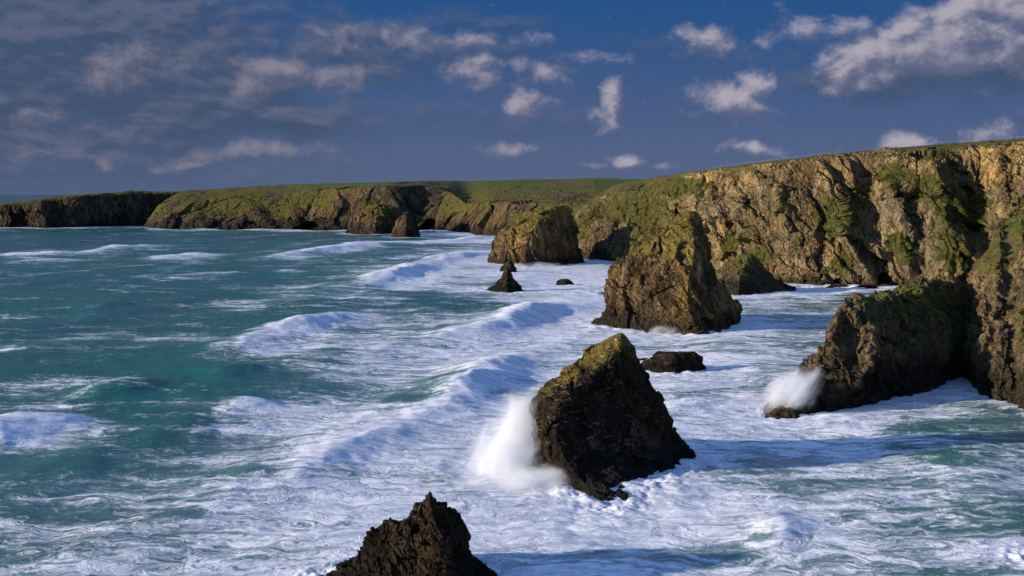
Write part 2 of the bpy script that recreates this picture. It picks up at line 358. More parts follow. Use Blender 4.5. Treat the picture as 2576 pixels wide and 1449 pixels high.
promC, _ = sheet('near_cliff', [
 (1884,219,1064,1,1061,1.5,1060,2),(1925,216,1048,3,1032,5,1026,6),(1962,215,1035,3,1012,6,1002,8),(2000,215,1020,4,984,9,973,11),(2014,216,1000,6,945,11,927,14),(2048,218,975,6,912,11,897,14),
 (2076,220,960,6,880,10,862,13),(2090,221,950,5,832,10,815,13),(2106,223,930,4,792,10,777,14),(2142,225,920,4,765,10,749,15),
(2185,227,910,3,774,11,761,15),(2230,231,900,3,757,12,740,18),
 (2300,238,900,2,730,12,713,20),(2360,246,880,2,720,12,704,20),(2410,256,870,3,715,10,696,18),(2434,258,870,3,705,16,674,28),(2466,238,860,6,690,24,640,50),
 (2520,228,850,9,660,34,560,74),(2576,216,850,11,640,42,506,96),(2680,200,840,12,600,44,430,116),(2900,180,840,12,600,44,330,130)],
 1300, (10, 110, 130, 200, 60, 60), M_near, L=8, amp=2.0, back=34, back_z=-30,
 ridges=[([(2170,755),(2190,830),(2200,900),(2130,1000)],4,60,26),([(2330,720),(2320,850),(2310,930)],3.5,50,40),([(2440,700),(2450,850),(2440,1000)],5,30,40),([(2520,640),(2500,760),(2520,1000)],4,40,30)],
 dents=[(2390,960,40,60,5),(2250,1010,20,30,3)],
 grass=[(2300,760,160,45,.62),(2500,640,60,80,.6),(2420,800,30,110,.62),(2220,800,60,60,.5),(2330,850,50,70,.5),(2560,560,60,60,.75),(2570,830,40,60,.6)],
 bare=[(2500,850,50,100,.6)], gz=.8, seed=2, lean=.3, gmin=12, edgegrass=.55, gtop=.8, topfade=.0)
farB, _ = sheet('far_cliffs', [
 (352,1600,570,10,560,20,540,40),(372,1440,565,8,556,15,549,25),(400,1400,556,15,527,40,516,60),(455,1390,550,20,502,70,483,150),(520,1380,550,20,500,80,477,200),
 (600,1375,548,25,496,80,471,200),(700,1370,548,25,490,80,465,200),(800,1360,545,25,480,70,462,200),(900,1340,540,30,475,60,460,200),(1000,1330,540,30,470,60,457,200),
 (1060,1330,545,30,470,90,455,220),(1120,1300,550,25,482,100,455,300),(1180,1240,552,20,515,60,455,400),(1240,1150,560,20,510,60,454,450),(1300,1060,560,20,515,70,452,500),
 (1400,980,560,25,510,100,451,550),(1500,930,550,30,500,120,448,600),(1600,930,550,30,480,150,451,600),(1760,930,540,30,470,150,452,600)],
 1500, (8, 40, 70, 90, 60, 30), M_far, L=40, amp=6.5, tf=(2.0, 4.4), topfade=.75, ridge_k=.4,
 ridges=[([(560,480),(640,520),(690,580)],14,90,30),([(860,480),(840,520),(850,580)],18,70,30),([(1010,470),(1020,520),(1060,590)],22,70,26),([(1200,505),(1220,540),(1240,600)],18,60,22),([(720,490),(740,530),(750,580)],14,60,24),([(480,500),(500,540),(520,580)],12,60,20)],
 dents=[(1085,572,26,26,30),(780,570,30,14,18)],
 grass=[(560,515,190,36,.85),(760,515,130,34,.8),(850,480,120,16,.7),(1190,500,100,22,.95),(1400,470,240,24,1.0),(1150,530,60,22,.7),(1330,500,70,22,.7)],
 bare=[(1030,500,110,42,.95),(960,480,80,14,.6),(870,510,40,30,.8),(690,500,30,20,.55),(780,540,50,18,.7),(520,545,50,14,.6),(640,535,40,12,.5),(440,520,24,24,.5),(1290,520,60,24,.6),(1440,500,60,20,.6),(600,565,230,18,.9),(1160,570,60,34,.85)], gz=.62, seed=3, gmin=12, edgegrass=1)
headA, _ = sheet('far_headland', [
 (-80,1460,574,4,572,6,571,8),(-30,1440,562,8,540,15,534,25),(0,1435,556,8,524,15,515,30),(50,1430,550,10,516,20,506,40),(110,1425,550,10,507,20,499,60),
 (170,1435,545,12,501,22,491,130),(250,1470,540,12,493,22,487,150),(340,1510,540,12,486,20,480,100),(400,1550,540,12,487,20,482,100),(470,1600,540,12,487,20,481,100),(540,1640,540,12,487,20,482,100)],
 700, (8, 40, 60, 80, 40, 20), M_far, L=34, amp=7,
 ridges=[([(100,500),(110,540),(120,580)],14,50,22),([(200,495),(215,530),(200,580)],14,60,22)],
 grass=[(240,491,90,7,.9)], gz=.8, seed=4, gmin=20)

# ------------------------------------------------------------------ lofted sea stacks and rocks
rings = []
def stack(name, D, levels, mat, label, cat='sea stack', group=None, nt=330, nth=460, amp=1.0, L=None, bulge=.12, grass=None, gz=.55, gmin=5, seed=0, depthB=None, under=6, gpaint=(), fd=.95):
    lv = np.array(levels, float)                       # v, uL, uF, uR, dF, dB
    vw = vwater(D)
    lv = np.vstack([lv, [vw + under * F / D, lv[-1, 1], lv[-1, 2], lv[-1, 3], lv[-1, 4], lv[-1, 5]]])
    t = np.concatenate([[0], np.cumsum(np.hypot(np.diff(lv[:, 0]), .35 * np.abs(np.diff(lv[:, 1])) + .35 * np.abs(np.diff(lv[:, 3])) + .5))])
    tt = np.linspace(0, t[-1], nt)
    I = np.stack([np.interp(tt, t, lv[:, k]) for k in range(6)], -1)
    if nt > 60:
        ker = np.ones(5) / 5
        for k in range(6):
            I[2:-2, k] = np.convolve(I[:, k], ker, 'valid')
    Z = CH - (I[:, 0] - VH) / F * D
    XL = (I[:, 1] - UC) / F * D; XR = (I[:, 3] - UC) / F * D
    YF = D - I[:, 4]; XF = (I[:, 2] - UC) / F * YF; YB = D + I[:, 5]; XB = (XL + XR) / 2 + .12 * (XR - XL)
    Pc = np.stack([np.stack([XL, D + 0 * Z], -1), np.stack([XF, YF], -1), np.stack([XR, D + 0 * Z], -1), np.stack([XB, YB], -1)], 1)   # nt,4,2
    cen = Pc.mean(1)
    th = np.linspace(0, 4, nth, endpoint=False); i = th.astype(int); f = (th - i)
    A = Pc[:, i]; B = Pc[:, (i + 1) % 4]
    P2 = A * (1 - f)[None, :, None] + B * f[None, :, None]
    out = P2 - cen[:, None]; P2 = P2 + out * (bulge * 4 * f * (1 - f))[None, :, None]
    G = np.concatenate([P2, np.broadcast_to(Z[:, None, None], P2.shape[:2] + (1,))], -1)
    Nn = grid_normals(G, True)
    c3 = np.concatenate([cen, Z[:, None]], -1)[:, None]
    sgn = np.sign(np.sum(Nn[:, :, :2] * (G - c3)[:, :, :2], -1, keepdims=True)); sgn[sgn == 0] = 1; Nn *= sgn
    Nn[0] = (0, 0, 1)
    Hh = Z[0] - 0
    L = L or max(2., Hh * .45)
    q = np.stack([G[..., 0] + .5 * G[..., 2], G[..., 1] - .2 * G[..., 2], G[..., 2] * .7 - .35 * G[..., 0]], -1) + seed * 13.7
    q = q + L * .22 * np.stack([fbm(G / L + 3 + seed, 2), fbm(G / L + 7, 2), fbm(G / L + 11, 2)], -1)
    d = .75 * ridged(q / (L * .8), 2) + .5 * ridged(q / (L * .33), 3, .6)
    strat = G[..., 2] + .35 * G[..., 0] + L * .4 * fbm(G / (L * .9) + 21, 2)
    d = d * .5 + 1.5 * facets(q / (L * .55) + .15 * d[..., None]) + .5 * facets(np.stack([q[..., 0], q[..., 1], strat * 1.5], -1) / (L * .2) + 40) + .16 * facets(q / (L * .07) + 80)
    d += .2 - d.mean()
    d += .12 * ridged(G / (L * .10) + 5, 3, .65) + .05 * ridged(G / (L * .035) + 5, 2, .65)
    wd = np.hypot(XR - XL, I[:, 4] + I[:, 5]) * .5
    fade = np.clip(wd / (L * fd), .10, 1)
    G2 = G + Nn * ((d - .2) * amp * L * .10 * fade[:, None])[..., None]
    N2 = grid_normals(G2, True) * sgn
    g = sst(N2[..., 2], gz - .15, gz + .2) * sst(G2[..., 2], gmin, gmin + 3)
    pu = UC + F * G2[..., 0] / G2[..., 1]; pv = VH + F * (CH - G2[..., 2]) / G2[..., 1]
    for (u, v, ru, rv, s) in gpaint:
        g = np.maximum(g, s * (1 - sst(np.hypot((pu - u) / ru, (pv - v) / rv), .6, 1.15)))
    if grass is not None: g *= grass
    verts = G2.reshape(-1, 3); faces = grid_faces(nt, nth, True)
    org = np.array([cen[-1, 0], cen[-1, 1], 0.0])
    cap = verts[:nth].mean(0)
    verts = np.vstack([verts, cap]); j = np.arange(nth)
    faces = np.vstack([faces, np.stack([np.full(nth, len(verts) - 1), (j + 1) % nth, j, np.full(nth, len(verts) - 1)], -1)[:, [0, 1, 2, 0]]])[:nt * nth - nth]
    capf = [[len(verts) - 1, int((k + 1) % nth), int(k)] for k in range(nth)]
    o = mesh_obj(name, verts - org, faces, mat, attrs={'grass': np.append(g.ravel(), g[0].mean()), 'tone': np.full(len(verts), .5)})
    # close the top with a small fan
    import bmesh
    bm = bmesh.new(); bm.from_mesh(o.data); bm.verts.ensure_lookup_table()
    for a, b, c_ in capf:
        bm.faces.new((bm.verts[a], bm.verts[b], bm.verts[c_]))
    bmesh.ops.recalc_face_normals(bm, faces=bm.faces[:]); bm.to_mesh(o.data); bm.free()
    o.location = org
    tag(o, label, cat, group)
    zi = int(np.argmin(np.abs(Z))); rings.append((G2[zi, ::8, :2].copy(), min(6., max(1.5, D / 60))))
    return o
near_rock = stack('sea_stack', 126, [(1243,1074,1080,1084,.8,.8),(1262,1062,1082,1092,1.5,1.2),(1285,1043,1090,1120,3,2),(1300,1026,1100,1150,4,3),(1318,1012,1112,1164,5,4),(1324,958,1114,1168,5.5,4.5),(1340,938,1114,1174,6,4.6),
  (1360,925,1118,1180,6,5),(1390,900,1122,1184,7,6),(1410,872,1126,1210,8,6.5),(1449,822,1132,1240,9,7),(1487,780,1140,1262,10,8)],
  M_stack, 'jagged dark pointed rock rising from the foam at the bottom edge of the photo', group='sea stacks in the surf', nt=420, nth=540, amp=1.9, L=5, gz=2, fd=.35, seed=5, bulge=.05)
main_stack = stack('sea_stack', 179, [(838,1556,1562,1568,.6,1),(850,1530,1562,1580,1.5,2),(868,1495,1556,1590,3,3),(895,1458,1532,1604,5,4),(925,1420,1490,1620,7,6),(950,1390,1452,1634,8,7),(975,1362,1420,1645,9,8),(1000,1342,1400,1657,10,9),(1030,1336,1395,1674,11,10),
  (1070,1346,1400,1690,12,11),(1110,1350,1425,1708,14,12),(1140,1343,1460,1722,17,12),(1165,1344,1505,1736,21,12),(1183,1344,1535,1746,27,12)],
  M_stack, 'tall dark pyramid shaped sea stack with a yellow lichen slope on its top', group='sea stacks in the surf', nt=460, nth=600, amp=1.15, L=9, gz=.30, gmin=16, seed=6, bulge=.10,
  gpaint=[(1540,855,50,34,.95),(1490,895,60,38,.95),(1425,940,42,32,.8),(1380,975,28,24,.6)])
gold_stack = stack('sea_stack', 372, [(534,1722,1735,1750,1.5,2),(545,1700,1735,1757,4,4),(570,1680,1738,1766,7,6),(595,1640,1742,1776,10,8),(615,1604,1745,1783,13,10),(650,1558,1742,1786,18,13),(672,1537,1735,1788,20,15),(700,1530,1730,1796,22,17),
  (740,1525,1730,1832,24,18),(770,1520,1735,1860,25,19),(795,1512,1745,1866,26,20),(812,1482,1755,1866,27,20),(823,1468,1770,1876,29,20)],
  M_gold, 'largest golden brown sea stack in the middle with a grassy shoulder and a blocky top', group='sea stacks in the surf', nt=460, nth=600, amp=1.5, L=13, gz=.48, gmin=22, fd=.6, seed=7, bulge=.13, gpaint=[(1660,610,70,45,.8),(1720,570,40,40,.7)])
green_stack = stack('sea_stack', 700, [(517,1385,1412,1426,2,3),(523,1362,1404,1436,5,9),(534,1332,1385,1441,11,15),(550,1304,1360,1445,18,20),(572,1272,1340,1447,25,24),(594,1246,1328,1450,30,28),(612,1238,1322,1454,33,30),(640,1233,1320,1463,36,32),(667,1230,1330,1472,38,34)],
  M_gold, 'broad sea stack with green top and shadowed right face beside the far cliffs', group='sea stacks in the surf', amp=1.2, L=20, gz=.5, gmin=15, seed=8, gpaint=[(1330,540,70,25,.9)])
stack('sea_rock', 745, [(550,1525,1545,1565,5,8),(556,1500,1545,1580,10,14),(575,1485,1540,1588,14,20),(610,1470,1535,1592,18,30),(656,1463,1535,1592,20,30)],
  M_near, 'dark shadowed rock hump between the broad green topped stack and the golden cliff', 'rock', 'rocks in the surf', nt=220, nth=300, amp=1.0, L=20, gz=.6, gmin=25, seed=9)
stack('sea_rock', 500, [(670,1274,1276,1278,.3,.5),(682,1266,1276,1284,1.2,1.5),(700,1259,1276,1292,3,3),(712,1247,1274,1302,4.5,4),(724,1232,1274,1311,6,6),(737,1205,1276,1322,8,7)],
  M_stack, 'small dark cone shaped rock with a narrow point standing alone in white surf', 'rock', 'rocks in the surf', nt=160, nth=220, amp=1.0, L=6, gz=2, seed=10)
stack('sea_rock', 620, [(656,1276,1281,1286,.5,1),(664,1268,1282,1292,2,2),(675,1258,1282,1299,3,3),(689,1255,1283,1302,4,4)],
  M_stack, 'tiny knob of dark rock just behind the cone shaped rock', 'rock', 'rocks in the surf', nt=120, nth=160, amp=.9, L=6, gz=2, seed=11)
stack('sea_rock', 535, [(702,1408,1420,1428,.8,1),(707,1401,1422,1438,2,2),(715,1399,1424,1444,3,3),(721,1398,1426,1448,4,3)],
  M_stack, 'low rounded dark boulder awash between the broad green topped stack and the golden stack', 'rock', 'rocks in the surf', nt=100, nth=160, amp=.7, L=5, gz=2, seed=12)
stack('sea_rock', 485, [(742,1435,1440,1448,.6,.6),(746,1422,1442,1462,1.5,1.5),(748,1418,1445,1468,2,2)],
  M_stack, 'flat dark rock barely above the foam, left of the golden stack', 'rock', 'rocks in the surf', nt=60, nth=120, amp=.4, L=4, gz=2, seed=13)
stack('sea_rock', 480, [(736,1506,1514,1524,.8,1),(743,1494,1510,1530,2,2),(750,1484,1508,1534,3,2)],
  M_stack, 'low dark ledge of rock touching the left foot of the golden stack', 'rock', 'rocks in the surf', nt=60, nth=120, amp=.6, L=4, gz=2, seed=14)
stack('sea_rock', 492, [(640,1866,1878,1892,1.5,2),(650,1848,1880,1902,5,5),(668,1822,1872,1912,10,9),(690,1796,1862,1934,15,12),(710,1788,1858,1968,18,14),(724,1786,1858,1998,20,15),(741,1784,1860,2010,20,15)],
  M_near, 'rounded dark rock island with a mossy crown between the golden stack and the golden cliff', 'rock', 'rocks in the surf', nt=240, nth=340, amp=1.1, L=12, gz=.55, gmin=8, seed=15, gpaint=[(1880,655,30,20,.9)])
stack('sea_rock', 274, [(887,1655,1690,1752,1.6,2),(897,1638,1690,1768,2.8,3),(912,1618,1690,1768,4,3.5),(928,1606,1692,1774,5.4,4),(942,1600,1705,1780,6.5,4)],
  M_stack, 'low dark lump of rock behind the right shoulder of the lichen topped pyramid stack', 'rock', 'rocks in the surf', nt=160, nth=260, amp=1.1, L=5, gz=2, seed=16)
stack('sea_rock', 292, [(902,1606,1620,1632,.8,1),(908,1596,1620,1640,1.5,1.5),(915,1590,1620,1645,2,2)],
  M_stack, 'small dark rock half hidden by the peak of the lichen topped pyramid stack', 'rock', 'rocks in the surf', nt=80, nth=120, amp=.8, L=4, gz=2, seed=17)
stack('sea_rock', 1235, [(516,935,955,985,6,20),(524,905,950,1005,15,30),(545,880,945,1014,22,40),(570,873,945,1020,26,44),(590,870,945,1022,28,44)],
  M_far, 'dark humped rock island under the far brown cliff', 'rock', 'rocks in the surf', nt=160, nth=260, amp=1.1, L=34, gz=.7, gmin=30, seed=18, gpaint=[(950,530,50,16,.8)])
stack('sea_rock', 1110, [(540,1012,1022,1034,4,6),(552,998,1022,1044,10,14),(570,990,1020,1052,14,20),(601,982,1022,1057,18,24)],
  M_far, 'small conical brown rock in front of the dark humped island under the far cliff', 'rock', 'rocks in the surf', nt=120, nth=180, amp=1.0, L=26, gz=.7, gmin=30, seed=19)
stack('sea_rock', 130, [(1436,2566,2576,2588,.3,.4),(1442,2556,2576,2600,.8,.8),(1450,2548,2576,2612,1.4,1)],
  M_stack, 'small dark wet rock cut off by the bottom right corner of the photo', 'rock', 'rocks in the surf', nt=60, nth=100, amp=.8, L=2, gz=2, seed=23)
stack('sea_rock', 220, [(1028,1960,1985,2008,.8,1),(1036,1938,1980,2016,2,1.5),(1046,1918,1972,2022,3.2,2),(1054,1902,1966,2026,4,2.4)],
  M_stack, 'low dark wet rock under the spray at the tip of the dark promontory', 'rock', 'rocks in the surf', nt=100, nth=180, amp=1.0, L=4, gz=2, seed=24)
for (D, lv, lab, sd) in [
  (520, [(719,2030,2040,2052,1,2),(724,2018,2040,2062,2,3),(728,2012,2042,2068,3,3)], 'low dark boulder at the foot of the golden cliff, right of the mossy crowned island', 20),
  (512, [(716,2090,2110,2128,1,2),(724,2078,2110,2140,2,3),(731,2070,2112,2150,3,4)], 'dark flat boulder below the sea caves of the golden cliff', 21),
  (505, [(718,2160,2180,2200,1,2),(726,2150,2180,2214,3,3),(735,2140,2180,2222,4,4)], 'dark boulder at the foot of the golden cliff nearest the promontory', 22)]:
    stack('sea_rock', D, lv, M_stack, lab, 'rock', 'rocks in the surf', nt=60, nth=120, amp=.9, L=5, gz=2, seed=sd)

# ------------------------------------------------------------------ sea
v_rows = np.concatenate([[VH + 1.2, VH + 2, VH + 4, VH + 8, VH + 14, VH + 22], np.linspace(VH + 32, 1560, 950), np.linspace(1580, 3200, 40)])
Yr = CH * F / (v_rows - VH)
tu = np.concatenate([np.linspace(-1500, -80, 90), np.linspace(-60, 2660, 1250), np.linspace(2690, 4200, 90)])
Us, Ys = np.meshgrid(tu, Yr); Vs = np.broadcast_to(v_rows[:, None], Us.shape)
Xs = (Us - UC) / F * Ys
# foam cover read over the water plane, rows by v, columns by u (0,200,...2600)
fv = [560, 578, 600, 625, 655, 700, 750, 800, 860, 930, 1000, 1050, 1110, 1180, 1250, 1330, 1449, 1600]
ft = np.array([
 [.1,.1,.1,.1,.1,.15,.2,.2,.2,.2,.2,.2,.2,.2],
 [.2,.2,.2,.2,.25,.45,.5,.4,.4,.4,.4,.4,.4,.4],
 [.12,.12,.12,.12,.16,.3,.6,.6,.5,.5,.5,.5,.5,.5],
 [.14,.14,.12,.14,.2,.3,.55,.6,.6,.6,.5,.5,.5,.5],
 [.24,.24,.22,.2,.22,.34,.72,.75,.75,.7,.6,.5,.5,.5],
 [.14,.12,.14,.18,.28,.62,.8,.85,.8,.75,.65,.5,.5,.5],
 [.16,.16,.2,.24,.36,.48,.55,.82,.8,.75,.55,.45,.45,.45],
 [.16,.18,.26,.28,.3,.42,.6,.82,.8,.72,.6,.5,.5,.5],
 [.2,.24,.24,.24,.4,.62,.8,.85,.8,.65,.58,.6,.6,.6],
 [.18,.2,.2,.24,.45,.7,.84,.84,.8,.78,.68,.7,.7,.7],
 [.14,.16,.18,.26,.5,.66,.8,.85,.8,.82,.8,.7,.7,.7],
 [.14,.16,.3,.6,.72,.72,.86,.9,.85,.85,.85,.7,.58,.55],
 [.3,.16,.28,.6,.72,.78,.9,.95,.85,.85,.8,.62,.5,.48],
 [.3,.36,.5,.64,.74,.85,.92,.9,.85,.72,.6,.52,.48,.46],
 [.5,.58,.62,.66,.76,.86,.9,.86,.82,.72,.6,.56,.52,.5],
 [.58,.6,.62,.74,.8,.84,.84,.84,.85,.82,.66,.58,.55,.54],
 [.6,.62,.64,.76,.8,.8,.8,.82,.86,.88,.72,.62,.6,.6],
 [.6,.62,.64,.76,.8,.8,.8,.82,.86,.88,.72,.62,.6,.6]])
fu = np.arange(14) * 200.
ua = np.clip(Us, 0, 2600); va = np.clip(Vs, 560, 1600)
nw = fbm(np.stack([Us / 130, Vs / 45, Us * 0], -1), 3)
ua = np.clip(ua + 90 * nw, 0, 2600); va = np.clip(va + 22 * fbm(np.stack([Us / 160, Vs / 50, Us * 0 + 9], -1), 2), 560, 1600)
fi = np.interp(va.ravel(), fv, np.arange(len(fv))); i0 = np.clip(fi.astype(int), 0, len(fv) - 2); ty = fi - i0; ty = ty * ty * (3 - 2 * ty)
fj = ua.ravel() / 200; j0 = np.clip(fj.astype(int), 0, 12); tx = fj - j0; tx = tx * tx * (3 - 2 * tx)
foam = ((ft[i0, j0] * (1 - tx) + ft[i0, j0 + 1] * tx) * (1 - ty) + (ft[i0 + 1, j0] * (1 - tx) + ft[i0 + 1, j0 + 1] * tx) * ty).reshape(Us.shape)
foam = foam + (.10 - foam) * (1 - sst(Vs, 545, 566))
# swell: crests run away from the viewer, travelling right toward the shore
n_ = np.array([.94, -.34]); t_ = np.array([.34, .94])
P2 = np.stack([Xs, Ys], -1)
fade = np.clip(Ys / 90, 0, 1)
def dirwave(ang, lam, a, seed):
    d = np.array([math.cos(ang), math.sin(ang)]); tt = np.array([-d[1], d[0]])
    q = np.stack([(P2 @ d) / lam, (P2 @ tt) / (lam * (5.5 if lam > 30 else 3.2)), np.full(Xs.shape, seed * 3.3)], -1)
    n = perlin(q + .35 * np.stack([perlin(q * .7 + 5), perlin(q * .7 + 9), 0 * Xs], -1))
    return a * (1.22 - 2 * np.sqrt(n * n + .022))
lod = lambda lam: 1 - sst(Ys / F * 2.5 * (Ys / CH) , lam * .6, lam * 2.5)      # drop waves smaller than the grid
Hs = 1.6 * dirwave(-.36, 80, 1.0, 11) + dirwave(-.30, 38, .8, 1) + dirwave(-.1, 24, .4, 2) * np.clip(lod(24) + .3, 0, 1) + dirwave(-.7, 12, .26, 3) * lod(12) + dirwave(.3, 6, .13, 4) * lod(6) + dirwave(-.9, 3, .06, 5) * lod(3)
Hs += .22 * fbm(np.stack([Xs / 9, Ys / 9, Xs * 0], -1), 3) * lod(9)
crest = sst(Hs, 1.0, 2.3) * sst(fbm(np.stack([Xs / 40, Ys / 60, Xs * 0 + 4], -1), 3), -.05, .35)
foam = foam - .10 * (1 - sst(foam, .2, .6)) + .34 * crest * (Ys < 2500)
for (bu, bv, bru, brv, bs_) in [(1270, 1190, 150, 90, .45), (1680, 1330, 290, 80, .38), (1900, 1040, 150, 40, .3), (1320, 815, 160, 40, .25), (1000, 715, 130, 30, .3), (1600, 1010, 120, 60, .2), (1150, 1370, 160, 60, .15), (1420, 700, 220, 30, .25), (880, 1090, 200, 36, .12), (1900, 1190, 200, 40, -.15), (2300, 1230, 300, 60, -.14), (1150, 775, 160, 20, -.4), (1050, 1030, 150, 16, -.25)]:
    foam = foam + bs_ * (1 - sst(np.hypot((ua - bu) / bru, (va - bv) / brv), .55, 1.1))
Hs = Hs * np.clip(1.15 - .55 * foam, .4, 1) * sst(-Ys, -9000, -1500)
# breakers: px polyline far -> near, height, back width, front width, foam on crest, on front
W_ = [
 ([(1330,880),(1270,925),(1190,1000),(1110,1052),(1000,1092),(900,1140),(860,1158),(780,1192),(700,1232),(620,1288),(540,1340),(430,1400)],3.3,9,8,.5,.4),
 ([(1040,800),(960,804),(900,806),(840,812),(780,830),(700,856),(600,892),(530,930),(470,975)],2.7,12,10,.30,.30),
 ([(1500,765),(1440,778),(1390,785),(1330,800),(1270,830),(1150,862),(1000,892),(880,915)],2.7,12,10,.35,.35),
 ([(1300,625),(1240,640),(1180,650),(1110,664),(1050,684),(990,702),(935,728),(800,742),(700,765),(560,790)],2.9,15,12,.35,.4),
 ([(1320,590),(1250,596),(1150,612),(1040,616),(930,618),(850,636),(740,650),(620,668),(450,668),(340,676)],2.8,20,16,.5,.5),
 ([(640,618),(560,622),(420,624),(330,630),(200,646),(0,650),(-150,656)],2.7,18,16,.45,.45),
 ([(760,690),(600,700),(420,706),(300,716),(120,735)],2.0,16,14,.15,.1),
 ([(250,1066),(160,1088),(60,1112),(-60,1150),(-190,1200)],4.2,12,9,.55,1.3),
 ([(985,806),(900,806),(840,812),(780,830),(700,856),(650,870)],3.0,12,9,.35,.75),
 ([(1440,778),(1390,785),(1330,800),(1270,830),(1200,850)],3.2,12,9,.4,.5),
 ([(1110,680),(1050,684),(990,702),(935,728),(900,735)],3.6,16,10,.4,.7),
 ([(590,642),(530,645),(450,652),(380,666),(300,672)],3.6,22,16,.5,.9),
 ([(420,622),(330,628),(250,640),(200,644)],3.0,18,14,.3,.4),
 ([(940,610),(900,620),(850,634),(740,650),(620,668),(560,672)],3.2,20,14,.55,.6),
 ([(1250,596),(1150,612),(1040,618),(930,622)],2.4,14,10,.6,.6),
 ([(200,645),(120,648),(-40,652)],2.6,16,14,.6,.6),
 ([(210,656),(100,664),(-40,672)],2.2,12,12,.5,.5),
 ([(380,772),(290,778),(230,798),(190,806)],2.6,12,9,.12,.0),
 ([(420,985),(370,1000),(240,1022),(160,1030)],2.6,10,6,.18,.0),
 ([(640,940),(560,972),(480,985)],2.0,10,6,.08,.0),
 ([(1300,905),(1270,925),(1210,945),(1170,965)],1.8,8,6,.3,.4),
 ([(1240,960),(1180,980),(1110,1005),(1050,1020)],2.2,9,6,.1,.3),
 ([(1240,640),(1180,650),(1110,656),(1040,668)],2.6,14,10,.4,.5),
 ([(760,690),(720,694),(690,700)],1.8,10,8,.5,.5),
 ([(1900,735),(2000,752),(2100,775)],1.2,8,6,.4,.3),
 ([(1420,600),(1250,606)],1.5,10,8,.4,.4),
 ([(2200,1060),(2130,1085),(2080,1120)],1.2,6,4,.2,.3),
 ([(1960,1300),(1990,1360),(1900,1440)],1.4,7,4,.3,.4),
 ([(1480,1250),(1640,1260),(1800,1250)],1.0,5,4,.3,.3),
 ([(300,1010),(200,1020),(150,1030)],1.2,6,4,.3,.0),
 ([(120,880),(60,890),(0,905)],1.6,10,7,.1,.0),
 ([(700,1030),(640,1042),(600,1060)],1.4,8,5,.3,.3),
]
bfront = np.zeros_like(Xs)
for k, (pl, Hh, wb, wf, fc, ff) in enumerate(W_):
    npl = len(pl); pl = np.array(pl, float); Yp = Ywater(pl[:, 1]); Xp = (pl[:, 0] - UC) / F * Yp
    sl_ = np.concatenate([[0], np.cumsum(np.hypot(np.diff(Xp), np.diff(Yp)))]); ss_ = np.linspace(0, sl_[-1], 40)
    Xp = np.interp(ss_, sl_, Xp); Yp = np.interp(ss_, sl_, Yp)
    for _ in range(6):
        for a_ in (Xp, Yp): a_[1:-1] = (a_[:-2] + 2 * a_[1:-1] + a_[2:]) / 4
    pad = 5 * max(wb, wf)
    sel = np.where((Xs > Xp.min() - pad) & (Xs < Xp.max() + pad) & (Ys > Yp.min() - pad) & (Ys < Yp.max() + pad))
    if not len(sel[0]): continue
    x = Xs[sel]; y = Ys[sel]
    wob = fbm(np.stack([x / (wb * 1.2), y / (wb * 2.0), 0 * x + k], -1), 3)
    x = x + wob * wb * (.55 if npl != 5 else .2)
    best = np.full(x.shape, 1e9); sd = np.zeros_like(x); al = np.zeros_like(x); tot = 0
    seg = np.hypot(np.diff(Xp), np.diff(Yp)); cum_ = np.concatenate([[0], np.cumsum(seg)]); tot_len = cum_[-1]
    for i in range(len(seg)):
        ax, ay = Xp[i], Yp[i]; dx, dy = Xp[i + 1] - ax, Yp[i + 1] - ay
        tt = np.clip(((x - ax) * dx + (y - ay) * dy) / (seg[i] ** 2), 0, 1)
        ex, ey = x - (ax + tt * dx), y - (ay + tt * dy); dd = np.hypot(ex, ey)
        cr = (dx * ey - dy * ex)            # left of travel far->near; front faces +x
        mk = dd < best; best = np.where(mk, dd, best); sd = np.where(mk, np.where(cr > 0, dd, -dd), sd); al = np.where(mk, (cum_[i] + tt * seg[i]) / cum_[-1], al)
    A = sst(al, -.02, .35) * (1 - sst(al, .6, 1.0)) * (.75 + .6 * fbm(np.stack([al * tot_len / 45, 0 * al + k * 3.7, 0 * al], -1), 2) + .25 * wob)
    A = np.clip(A, 0, 1.2) * (1 - sst(best, 2.6 * max(wb, wf), 4 * max(wb, wf)))
    prof = np.where(sd < 0, np.exp(-(sd / wb) ** 2), np.exp(-(np.abs(sd) / (wf * .95)) ** 1.7))
    Hs[sel] += .82 * Hh * A * prof * (1 + .05 * fbm(np.stack([x / 4, y / 9, 0 * x], -1), 2))
    fcr = fc * np.exp(-((sd + wb * .1) / (wb * .45)) ** 2) + ff * sst(sd, -wf * .4, wf * .1) * (1 - sst(sd, wf * .5, wf * 2.8)) + .45 * fc * (sd < 0) * np.exp(sd / (wb * 1.6))
    foam[sel] += fcr * A
    foam[sel] -= .22 * A * np.exp(-((sd + wb * .9) / (wb * .6)) ** 2)
    bfront[sel] = np.maximum(bfront[sel], A * sst(fcr, .25, .7))
